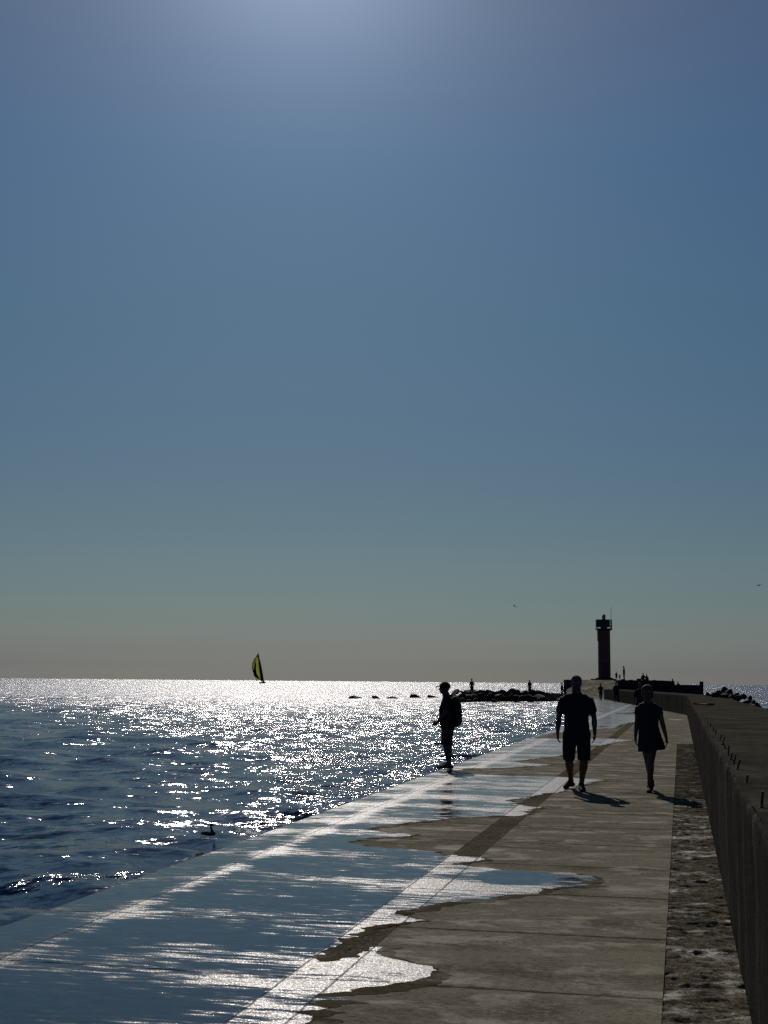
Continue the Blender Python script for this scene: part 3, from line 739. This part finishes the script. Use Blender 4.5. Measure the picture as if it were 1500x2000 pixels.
BASE = dict(hipL=(-.095, 0, .93), hipR=(.095, 0, .93), kneeL=(-.10, -.01, .50), kneeR=(.10, -.01, .50), ankL=(-.10, .02, .085), ankR=(.10, .02, .085), toeL=(-.13, -.17, .03), toeR=(.13, -.17, .03),
            shL=(-.185, 0, 1.42), shR=(.185, 0, 1.42), elL=(-.25, .02, 1.17), elR=(.25, .02, 1.17), wrL=(-.27, -.04, .91), wrR=(.27, -.04, .91), hdL=None, hdR=None, head=(0, -.01, 1.70), lean=0.0)
def person(loc, rz, h, label, pose=None, bulk=1.0, voxel=.02, top=M_navy, bottom=M_black, shorts=True, dress=False, hair=M_hair_d, cap=None, pack=False, shoes=True, seated=False, faced=True, group=None, sleeves=.62, headwear=None, sink=0):
    P = dict(BASE); P.update(pose or {}); P = {k: (Vector(v) if isinstance(v, (tuple, list)) else v) for k, v in P.items()}
    root = empty('person', loc, rz, label, 'person', group); k = h/1.8; root.scale = (k, k, k)
    fine = voxel < .012
    hips = (P['hipL']+P['hipR'])/2; sh = (P['shL']+P['shR'])/2
    def tp(t): return hips.lerp(sh, t)
    b = bulk
    bm = bmesh.new()
    tl = [(-.12, .13, .095), (0.0, .160*b, .115*b), (.15, .150*b, .112*b), (.35, .143*b, .112*b), (.6, .155*b, .115*b), (.82, .168*b, .112), (.97, .145*b, .092), (1.12, .10, .075), (1.26, .058, .056)]
    tube(bm, [tp(t)+Vector((0, -.015*math.sin(max(t, 0)*3.1), 0)) for t, _, _ in tl], [(a, c) for _, a, c in tl], 18)
    hd = P['head']
    tube(bm, [sh+Vector((0, .01, .05)), sh.lerp(hd, .35)+Vector((0, .012, 0)), hd+Vector((0, .02, -.07))], [.074*(b*.5+.5), .067*(b*.6+.4), .064*(b*.5+.5)], 12)
    ball(bm, hd+Vector((0, .012, .01)), (.080*(b*.4+.6), .097, .108), 3)
    ball(bm, hd+Vector((0, -.025, -.065)), (.062*(b*.5+.5), .062, .055), 3)
    ball(bm, hd+Vector((0, -.05, -.098)), (.03, .03, .02), 2)
    if fine:
        tube(bm, [hd+Vector((0, -.082, .012)), hd+Vector((0, -.100, -.012)), hd+Vector((0, -.108, -.034))], [.009, .012, .015], 8)
        tube(bm, [hd+Vector((-.024, -.080, -.062)), hd+Vector((0, -.088, -.061)), hd+Vector((.024, -.080, -.062))], [.007, .009, .007], 8)
        tube(bm, [hd+Vector((-.05, -.07, .026)), hd+Vector((0, -.09, .028)), hd+Vector((.05, -.07, .026))], [.010, .012, .010], 8)
        for s in (-1, 1):
            tube(bm, [hd+Vector((s*.079, .018, .018)), hd+Vector((s*.083, .022, -.005)), hd+Vector((s*.077, .012, -.034))], [(.008, .02), (.009, .022), (.008, .012)], 8)
    for S, s in (('L', -1), ('R', 1)):
        hp, kn, an, to = P['hip'+S], P['knee'+S], P['ank'+S], P['toe'+S]
        tube(bm, [hp, hp.lerp(kn, .3), hp.lerp(kn, .7), kn, kn.lerp(an, .3)+Vector((0, .015, 0)), kn.lerp(an, .65)+Vector((0, .008, 0)), an],
             [.092*b, .088*b, .067*b, .056*b, .060*b, .045, .037], 14)
        hl = an+(an-to).normalized()*.045; hl.z = an.z-.05
        md = an.lerp(to, .5); md.z = an.z-.04
        tube(bm, [hl, md, to], [(.034, .034), (.044, .034), (.042, .024)], 10); tube(bm, [an, md], [.037, .034], 10)
        sd_, el, wr = P['sh'+S], P['el'+S], P['wr'+S]
        tube(bm, [sd_+Vector((-s*.10, 0, .045)), sd_+Vector((0, 0, -.012)), sd_.lerp(el, .35), el, el.lerp(wr, .3), wr], [.045, .054*b, .050*b, .042, .041*b, .027], 12)
        hdr = (P['hd'+S] or (wr-el)).normalized()
        side = Vector((1, 0, 0)) if abs(hdr.x) < .8 else Vector((0, 1, 0))
        fwd = Vector((0, -1, 0)) if abs(hdr.y) < .8 else Vector((0, 0, 1))
        fwd = (fwd-hdr*fwd.dot(hdr)).normalized(); inn = hdr.cross(fwd).normalized()
        if inn.dot(Vector((-s, 0, 0))) < 0: inn = -inn
        tube(bm, [wr, wr+hdr*.045, wr+hdr*.09], [.026, (.022, .036), (.018, .038)] if abs(hdr.y) < .8 else [.026, (.036, .02), (.038, .018)], 10)
        if fine:
            for q, (off, ln) in enumerate(((.029, .072), (.010, .080), (-.009, .075), (-.027, .060))):
                r0 = wr+hdr*.085+fwd*off
                tube(bm, [r0, r0+hdr*ln*.42+inn*.006, r0+hdr*ln*.74+inn*.020, r0+hdr*ln*.93+inn*.038], [.0092, .0088, .0082, .0072], 7)
            t0 = wr+hdr*.03+fwd*.028
            tube(bm, [t0, t0+fwd*.024+hdr*.028+inn*.010, t0+fwd*.030+hdr*.060+inn*.018], [.0125, .0108, .0088], 7)
        else:
            tube(bm, [wr+hdr*.08, wr+hdr*.13+inn*.01, wr+hdr*.16+inn*.03], [(.018, .034), (.015, .03), (.012, .022)], 8)
    fused('person_body', bm, M_skin, root, voxel, 2)
    cv = max(voxel*1.2, .011)
    def T(z): return (z-hips.z)/(sh.z-hips.z)
    if dress:
        bm = bmesh.new()
        tl = [(-.46, .240, .16), (-.44, .240, .16), (-.25, .222, .155), (-.05, .203, .15), (.15, .185, .14), (.35, .168, .135), (.6, .172, .138), (.82, .178, .125), (.97, .155, .10), (1.09, .115, .085), (1.19, .075, .068)]
        tube(bm, [tp(t)+Vector((dress*max(0, .3-t)*.06, -.015*math.sin(max(t, 0)*3.1), 0)) for t, _, _ in tl], [(a, c) for _, a, c in tl], 24, cap=False)
        for S in 'LR': tube(bm, [sh+(P['sh'+S]-sh)*.25+Vector((0, 0, .055)), sh+(P['sh'+S]-sh)*.68+Vector((0, 0, .018)), P['sh'+S]+Vector((0, 0, -.012)), P['sh'+S].lerp(P['el'+S], .38)], [.05, .055, .060, .060], 12)
        fused('dress', bm, top, root, cv, 2, .016 if fine else 0)
    else:
        bm = bmesh.new()
        tl = [(-.06, .178*b, .135*b), (0.0, .180*b, .137*b), (.15, .174*b, .134*b), (.35, .168*b, .134*b), (.6, .176*b, .136*b), (.82, .182*b, .126), (.97, .160*b, .104), (1.10, .118, .086), (1.21, .076, .070)]
        tube(bm, [tp(t)+Vector((0, -.015*math.sin(max(t, 0)*3.1), 0)) for t, _, _ in tl], [(a, c) for _, a, c in tl], 20, cap=False)
        for S in 'LR': tube(bm, [sh+(P['sh'+S]-sh)*.25+Vector((0, 0, .055)), sh+(P['sh'+S]-sh)*.68+Vector((0, 0, .020)), P['sh'+S]+Vector((0, 0, -.012)), P['sh'+S].lerp(P['el'+S], sleeves*.5), P['sh'+S].lerp(P['el'+S], sleeves)], [.052, .058, .064*b, .068*b, .068*b], 12, cap=(sleeves < .9))
        fused('shirt', bm, top, root, cv, 2, .014 if fine else 0)
        bm = bmesh.new()
        tube(bm, [tp(-.16), tp(-.05), tp(.08)], [(.165*b, .13*b), (.178*b, .135*b), (.172*b, .13*b)], 18)
        for S in 'LR':
            hp, kn, an = P['hip'+S], P['knee'+S], P['ank'+S]
            if shorts: tube(bm, [hp, hp.lerp(kn, .4), hp.lerp(kn, .8), kn.lerp(an, .04)], [.105*b, .100*b, .088*b, .086*b], 14, cap=False)
            else: tube(bm, [hp, hp.lerp(kn, .4), kn, kn.lerp(an, .5), an], [.108*b, .105*b, .078*b, .07, .06], 14, cap=False)
        fused('shorts' if shorts else 'trousers', bm, bottom, root, cv, 1, .012 if fine else 0)
    # hair
    bm = bmesh.new(); kc = .9 if cap else 1.0
    ball(bm, hd+Vector((0, .030, .030)), (kc*.087*(b*.3+.7), .100, .100), 3)
    if dress: ball(bm, hd+Vector((0, .045, -.025)), (.108, .075, .115), 3); ball(bm, hd+Vector((0, .03, .04)), (.100, .105, .10), 3)
    for v in bm.verts:
        if fine: v.co += (v.co-hd).normalized()*noise.noise(v.co*38)*.008
    fused('hair', bm, hair, root, cv*.8, 1)
    if faced and fine:
        for s in (-1, 1):
            bm = bmesh.new(); ball(bm, hd+Vector((s*.031, -.080, .010)), (.012, .010, .009), 2); e = frombm('eye', bm, M_eye, root, True)
            bm = bmesh.new(); ball(bm, hd+Vector((s*.031, -.088, .010)), (.0055, .004, .0055), 2); frombm('iris', bm, M_iris, e, True)
    if cap:
        bm = bmesh.new(); ball(bm, hd+Vector((0, .022, .040)), (.100, .118, .098), 3)
        tube(bm, [hd+Vector((0, -.05, .048)), hd+Vector((0, -.11, .044)), hd+Vector((0, -.175, .022))], [(.078, .012), (.072, .010), (.05, .009)], 16)
        fused('cap', bm, cap, root, max(voxel*.9, .008), 1)
    if headwear:      # open sun visor: band round the head and a brim
        bm = bmesh.new(); n = 28
        for q in range(n):
            a, c = 2*math.pi*q/n, 2*math.pi*(q+1)/n
            f = lambda a: hd+Vector((.099*math.cos(a), .02+.113*math.sin(a), .052+.035*math.sin(a)))
            tube(bm, [f(a), f(c)], [(.018, .018), (.018, .018)], 8)
        tube(bm, [hd+Vector((0, -.07, .05)), hd+Vector((0, -.13, .035)), hd+Vector((0, -.175, .01))], [(.085, .008), (.08, .007), (.05, .006)], 16)
        fused('sun_visor', bm, headwear, root, .008, 1)
    if shoes:
        for S in 'LR':
            an, to = P['ank'+S], P['toe'+S]; hl = an+(an-to).normalized()*.055; hl.z = an.z-.047
            md = an.lerp(to, .5); md.z = an.z-.035
            bm = bmesh.new(); tube(bm, [hl, md, to+(to-an).normalized()*.02], [(.042, .040), (.052, .042), (.048, .030)], 12); tube(bm, [an+Vector((0, 0, .02)), md], [.047, .042], 12)
            s_ = fused('shoe', bm, M_shoe, root, max(voxel, .009), 1)
    if pack:
        bm = bmesh.new(); c = tp(.62)
        tube(bm, [c+Vector((0, .19, -.27)), c+Vector((0, .195, -.12)), c+Vector((0, .185, .08)), c+Vector((0, .165, .20))], [(.16, .115), (.165, .125), (.16, .115), (.14, .085)], 16)
        tube(bm, [c+Vector((0, .265, -.26)), c+Vector((0, .27, -.10))], [(.11, .05), (.11, .05)], 12)
        pk = fused('backpack', bm, M_pack, root, .014, 1)
        bm = bmesh.new()
        for s in (-1, 1):
            tube(bm, [c+Vector((s*.09, .14, .20)), c+Vector((s*.105, .02, .245)), c+Vector((s*.11, -.115, .14)), c+Vector((s*.12, -.145, -.02)), c+Vector((s*.15, -.06, -.18)), c+Vector((s*.15, .12, -.26))], [(.028, .010)]*6, 8)
        frombm('strap', bm, M_pack, pk, True)
    return root

# the three nearest people
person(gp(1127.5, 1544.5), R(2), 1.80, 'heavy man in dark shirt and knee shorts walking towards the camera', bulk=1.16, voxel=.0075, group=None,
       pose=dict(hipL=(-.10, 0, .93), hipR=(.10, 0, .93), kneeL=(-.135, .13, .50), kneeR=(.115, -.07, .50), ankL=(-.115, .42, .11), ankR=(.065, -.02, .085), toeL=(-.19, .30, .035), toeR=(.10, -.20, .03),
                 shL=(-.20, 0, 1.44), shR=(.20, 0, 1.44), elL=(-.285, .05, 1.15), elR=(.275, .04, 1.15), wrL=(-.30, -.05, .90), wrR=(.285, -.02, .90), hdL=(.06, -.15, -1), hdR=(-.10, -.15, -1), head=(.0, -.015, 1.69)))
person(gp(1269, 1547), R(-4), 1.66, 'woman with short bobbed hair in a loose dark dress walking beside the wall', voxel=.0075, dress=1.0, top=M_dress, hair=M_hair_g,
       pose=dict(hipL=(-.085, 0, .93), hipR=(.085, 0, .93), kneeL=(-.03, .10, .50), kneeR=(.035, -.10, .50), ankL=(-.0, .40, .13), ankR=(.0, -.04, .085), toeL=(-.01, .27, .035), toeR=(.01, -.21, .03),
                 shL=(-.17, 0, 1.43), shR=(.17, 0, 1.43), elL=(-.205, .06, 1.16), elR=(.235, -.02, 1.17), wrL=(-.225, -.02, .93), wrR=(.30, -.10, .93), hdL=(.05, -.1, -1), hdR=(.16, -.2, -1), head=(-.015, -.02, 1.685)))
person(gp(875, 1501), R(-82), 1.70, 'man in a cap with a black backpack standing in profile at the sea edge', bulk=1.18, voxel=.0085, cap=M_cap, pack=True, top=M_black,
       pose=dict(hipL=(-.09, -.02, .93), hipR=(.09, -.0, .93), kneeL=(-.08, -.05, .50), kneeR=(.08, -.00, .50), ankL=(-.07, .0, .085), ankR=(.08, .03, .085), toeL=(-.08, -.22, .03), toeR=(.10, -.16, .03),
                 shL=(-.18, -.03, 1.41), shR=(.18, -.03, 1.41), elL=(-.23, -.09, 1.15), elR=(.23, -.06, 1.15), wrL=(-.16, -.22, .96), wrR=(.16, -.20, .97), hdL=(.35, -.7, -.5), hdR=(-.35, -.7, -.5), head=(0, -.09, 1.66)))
# people further off
walk = dict(kneeL=(-.10, .10, .50), kneeR=(.10, -.12, .52), ankL=(-.09, .30, .14), ankR=(.09, -.16, .085), toeL=(-.10, .14, .04), toeR=(.11, -.34, .03), wrL=(-.26, -.14, .93), wrR=(.26, .10, .92))
def far(px, py, h, label, z=0.0, rz=0.0, pose=None, **k):
    return person(gp(px, py, z), rz, h, label, pose=pose, voxel=.022, faced=False, shoes=k.pop('shoes', True), **k)
far(1251, 1411, 1.74, 'person in dark clothes walking just behind the woman in the dress', pose=walk, shorts=False, sleeves=1.0)
far(1203.5, 1371, 1.78, 'person in dark clothes walking near the foot of the ramp beside the sea wall', pose=walk, bulk=1.2, rz=.2, shorts=False, sleeves=1.0)
far(1173.5, 1368, 1.68, 'slim person walking alone at the foot of the ramp below the lighthouse', pose=walk, rz=3.1, shorts=False, sleeves=1.0)
def farat(px, depth, z, h, label, rz=0.0, pose=None, **k):
    d = at(px, 1330, depth); return person((d.x, d.y, z), rz, h, label, pose=pose, voxel=.022, faced=False, **k)
farat(1097.5, 146, 0.10, 1.62, 'left one of the two people standing at the far left edge of the pier', rz=1.2, shorts=False, sleeves=1.0)
farat(1104, 146, 0.10, 1.85, 'right one of the two people at the far left edge of the pier, in purple', rz=-1.0, shorts=False, top=cloth('purple_cotton', (.05, .03, .11)), bottom=cloth('purple_cotton', (.05, .03, .11)), sleeves=1.0)
farat(1219, 167, 2.10, 1.78, 'tallest person on the platform, standing right of the lighthouse', rz=-1.3, shorts=False, sleeves=1.0, pose=dict(head=(0, -.05, 1.69)))
farat(1204, 166, 2.10, 1.05, 'child standing on the platform close to the lighthouse', rz=.4)
farat(1210.5, 171, 2.10, .80, 'small child on the platform between the lighthouse and the tall person', rz=-.4)
sit = dict(hipL=(-.10, 0, .10), hipR=(.10, 0, .10), kneeL=(-.12, -.42, .30), kneeR=(.12, -.40, .34), ankL=(-.12, -.50, .08), ankR=(.12, -.48, .08), toeL=(-.12, -.68, .03), toeR=(.12, -.66, .03),
           shL=(-.18, -.08, .60), shR=(.18, -.08, .60), elL=(-.24, -.18, .36), elR=(.24, -.18, .36), wrL=(-.14, -.38, .40), wrR=(.14, -.38, .40), hdL=(.3, -.8, .1), hdR=(-.3, -.8, .1), head=(0, -.12, .84))
farat(1257, 163, 2.10, 1.70, 'seated person on the platform directly above the woman in the dress', rz=-.4, pose=sit, shorts=False, sleeves=1.0)
farat(1262.5, 166, 2.10, 1.45, 'smaller seated person on the right beside another above the woman in the dress', rz=.5, pose=sit, shorts=False, sleeves=1.0, shoes=False)
farat(1314.5, 163, 1.60, 1.45, 'person seated on the lower right end of the platform', rz=-.9, pose=sit, shorts=False, sleeves=1.0)
farat(1323, 164, 1.50, 1.05, 'small hunched person seated on the lower right end of the platform', rz=1.2, pose=sit, shorts=False, shoes=False)
# rod of the angler on the lower block
d = at(1308.5, 1338, 162); bm = bmesh.new(); tube(bm, [(0, 0, 0), (0, 0, .4), (-.05, 0, .9)], [.02, .014, .008], 6); tube(bm, [(0, 0, .02), (0, 0, .2)], [.03, .03], 8)
o = frombm('fishing_rod', bm, M_dark); o.location = (d.x, d.y, 1.6); tag(o, 'thin fishing rod standing on the lower end of the platform', 'fishing rod')
# on the spur
d = at(921.5, 1346, 141); person((d.x, d.y, .36), .6, 1.70, 'person standing on the boulders of the spur, the one nearer the man with the backpack', voxel=.022, faced=False, shorts=False, sleeves=1.0)
d = at(1034.5, 1344, 142.2); person((d.x, d.y, .45), -.4, 1.55, 'person standing behind the highest boulder at the landward end of the spur', voxel=.022, faced=False, shorts=False, sleeves=1.0, pose=dict(head=(0, -.06, 1.66)))

# ---------------------------------------------------------------- sailing boat
def build_boat():
    D = 880.0; px = D/2600
    b = at(512, 1331, D); root = empty('sailing_boat', (b.x, b.y, SEA), YAW, 'small sailing boat with a yellow and dark striped spinnaker far out at sea', 'sailing boat')
    W = lambda n: n*px
    M_hull = mat('hull', (.05, .035, .035), .4, .5)
    bm = bmesh.new(); n = 14; rings = []
    for k in range(n+1):
        t = k/n; x = W(-6+13.5*t); w = W(2.2)*math.sin(math.pi*min(1, .15+t*.85))**.7+.02; hz = W(2.6)+W(.8)*abs(t-.45)
        rings.append([bm.verts.new((x, w*math.cos(a), .1+hz*(math.sin(a)+1)*.5 if a > 0 else .1+hz*.5+hz*.5*math.sin(a))) for a in np.linspace(-math.pi/2, math.pi*1.5, 13)[:-1]])
    for a, c in zip(rings[:-1], rings[1:]):
        for i in range(12): bm.faces.new([a[i], a[(i+1) % 12], c[(i+1) % 12], c[i]])
    bm.faces.new(rings[0]); bm.faces.new(rings[-1])
    for k in (0, 1, 2): ball(bm, (W(-.5+2.2*k), 0, W(4.2)), (.35, .35, .7), 1)
    frombm('hull', bm, M_hull, root)
    def P(x, y, d=0.0):      # photo position in the plane of the boat
        return Vector((W(x-512), d, W(1331-y)))
    bm = bmesh.new(); tube(bm, [P(515, 1328), P(509, 1298), P(503.3, 1270)], [.14, .12, .07], 8); frombm('mast', bm, M_dark, root)
    bm = bmesh.new(); tube(bm, [P(514.5, 1325), P(505, 1316)], [.10, .08], 8); frombm('boom', bm, M_dark, root)
    def sail(name, L, Rr, bulge, m, y0, y1, rows=26, cols=12, f0=0., f1=1., rb=0.):
        """L, Rr give left and right outline x at height y (photo); filled with a belly"""
        bm = bmesh.new(); g = []
        for i in range(rows+1):
            t = i/rows; y = y0+(y1-y0)*t; a, c = L(t), Rr(t)
            g.append([bm.verts.new(P(a+(c-a)*(f0+(f1-f0)*j/cols), y, -bulge*math.sin(math.pi*(f0+(f1-f0)*j/cols))*math.sin(math.pi*min(.98, .08+t*.85))+rb)) for j in range(cols+1)])
        for i in range(rows):
            for j in range(cols): bm.faces.new([g[i][j], g[i][j+1], g[i+1][j+1], g[i+1][j]])
        bmesh.ops.remove_doubles(bm, verts=bm.verts, dist=.001)
        bmesh.ops.solidify(bm, geom=bm.faces[:], thickness=.03)
        return frombm(name, bm, m, root, True)
    def sailmat(name, c, tr=.8):
        m = mat(name, c, .7, .2); t = NT(m)
        tl = t.n('ShaderNodeBsdfTranslucent', {'Color': (*c, 1)}); mx = t.n('ShaderNodeMixShader', {0: tr, 1: t.b.outputs[0], 2: tl.outputs[0]})
        t.link(mx.outputs[0], t.t.nodes['Material Output'].inputs[0]); return m
    S_y = sailmat('yellow_sail', (.52, .54, .20)); S_d = sailmat('dark_sail', (.03, .022, .06), .3); S_g = sailmat('olive_sail', (.10, .12, .05), .5)
    Lf = lambda t: 503.0-13.0*math.sin(math.pi*min(1, t*.5+.0)**.85*1.0)*(1 if t < .45 else 1)+0
    def Lx(t):   # left outline
        xs = [(0, 503), (.08, 500.5), (.2, 496.5), (.35, 493), (.5, 492.2), (.65, 493.2), (.8, 496), (.92, 498.6), (1, 500)]
        return float(np.interp(t, *zip(*xs)))
    def Rx_(t):
        xs = [(0, 503.6), (.15, 505), (.4, 506.5), (.6, 508.5), (.8, 511), (.92, 509), (1, 502.5)]
        return float(np.interp(t, *zip(*xs)))
    def band(a, b): return (lambda t: Lx(t)+(Rx_(t)-Lx(t))*a(t)), (lambda t: Lx(t)+(Rx_(t)-Lx(t))*b(t))
    one = lambda v: (lambda t: v)
    sp = sail('spinnaker', *band(one(.0), one(1.)), 1.6, S_y, 1274, 1326)
    def patch(name, pts, m, d):
        bm = bmesh.new(); f = bm.faces.new([bm.verts.new(P(x, y, d)) for x, y in pts]); bmesh.ops.solidify(bm, geom=[f], thickness=.03); return frombm(name, bm, m, sp)
    patch('head_panel', [(503.3, 1273), (500.5, 1277), (498.2, 1280.5), (502, 1279.6), (505, 1280.5)], S_g, -1.75)
    patch('leech_panel', [(498.2, 1280.5), (494.6, 1286), (492.4, 1293), (492.2, 1301), (493.6, 1308), (496.6, 1315), (496.2, 1309), (494.3, 1302), (494.2, 1294), (496.2, 1287), (499.2, 1281)], S_g, -1.75)
    patch('dark_stripe', [(498.8, 1286), (496.8, 1295), (495.4, 1306), (496.0, 1316.5), (499, 1318.5), (504, 1322), (510.5, 1325.5), (504.6, 1317.5), (501.4, 1311.4), (500.2, 1303), (499.9, 1294)], S_d, -1.8)
    sail('mainsail', lambda t: 503.0+7.0*t-.5*math.sin(math.pi*t), lambda t: 503.8+12.2*t+1.0*math.sin(math.pi*t), .5, S_d, 1273, 1326, rb=-2.2)
build_boat()

# ---------------------------------------------------------------- swimming bird and gulls
M_feather = simple_cloth('dark_feathers', (.025, .022, .02)); M_bill = mat('bill', (.08, .06, .03), .5)
def build_bird():
    p = gp(406, 1633.5, SEA); k = 17.4/2600/.98
    root = empty('water_bird', (p.x, p.y, SEA+.012), YAW, 'dark long-necked water bird swimming close to the sea edge', 'bird')
    W = lambda n: n*k
    bm = bmesh.new()
    tube(bm, [(W(-14), 0, W(3.2)), (W(-8), 0, W(4)), (W(-1), 0, W(3.4)), (W(6), 0, W(3.0)), (W(12), 0, W(3.4))], [(W(1.0), W(.8)), (W(4.6), W(3.4)), (W(6), W(4.0)), (W(6), W(4.2)), (W(3.4), W(3.6))], 14)
    tube(bm, [(W(8.5), 0, W(4)), (W(7.5), 0, W(10)), (W(5.2), 0, W(15)), (W(5.6), 0, W(19.5))], [W(3.6), W(2.6), W(1.9), W(2.0)], 10)
    ball(bm, (W(6.6), 0, W(20)), (W(3.5), W(2.6), W(2.8)), 3)
    fused('bird_body', bm, M_feather, root, .005, 2)
    bm = bmesh.new(); tube(bm, [(W(9), 0, W(20)), (W(12.5), 0, W(19.1)), (W(15.6), 0, W(18.4))], [(W(1.2), W(1.2)), (W(.8), W(.8)), (W(.3), W(.3))], 8); frombm('bill', bm, M_bill, root)
    for s in (-1, 1):
        bm = bmesh.new(); ball(bm, (W(7.6), s*W(2.4), W(20.6)), (W(.5), W(.4), W(.5)), 2); frombm('eye', bm, M_iris, root)
        bm = bmesh.new(); tube(bm, [(W(-12), s*W(3.2), W(4.6)), (W(-4), s*W(5.2), W(5.2)), (W(3), s*W(5.2), W(4.4))], [(W(1.2), W(1.6)), (W(1.6), W(2.6)), (W(1.4), W(2.2))], 8); frombm('wing', bm, M_feather, root)
build_bird()
def gull(px, py, D, span, bank, label):
    p = at(px, py, D); root = empty('gull', p, YAW+.3, label, 'bird', 'gulls in the air'); root.rotation_euler = (0, bank, YAW+.3)
    bm = bmesh.new(); tube(bm, [(0, -.22, 0), (0, -.1, 0), (0, .08, 0), (0, .24, .0)], [.03, .06, .065, .02], 8); ball(bm, (0, -.24, .02), (.04, .05, .04), 1); frombm('gull_body', bm, M_feather, root, True)
    for s in (-1, 1):
        bm = bmesh.new(); q = [(s*.04, -.07), (s*span*.25, -.14), (s*span*.5, -.0), (s*span*.25, .03), (s*.04, .10)]
        z = [0, .14, .03, .13, 0]
        f = bm.faces.new([bm.verts.new((x, y, zz)) for (x, y), zz in zip(q, z)]); bmesh.ops.solidify(bm, geom=[f], thickness=.02); frombm('wing', bm, M_feather, root)
gull(1004.5, 1184, 170, .9, .7, 'small gull flying left of the lighthouse top')
gull(1482, 1143.5, 160, 1.0, -.15, 'small gull flying high near the right edge of the sky')
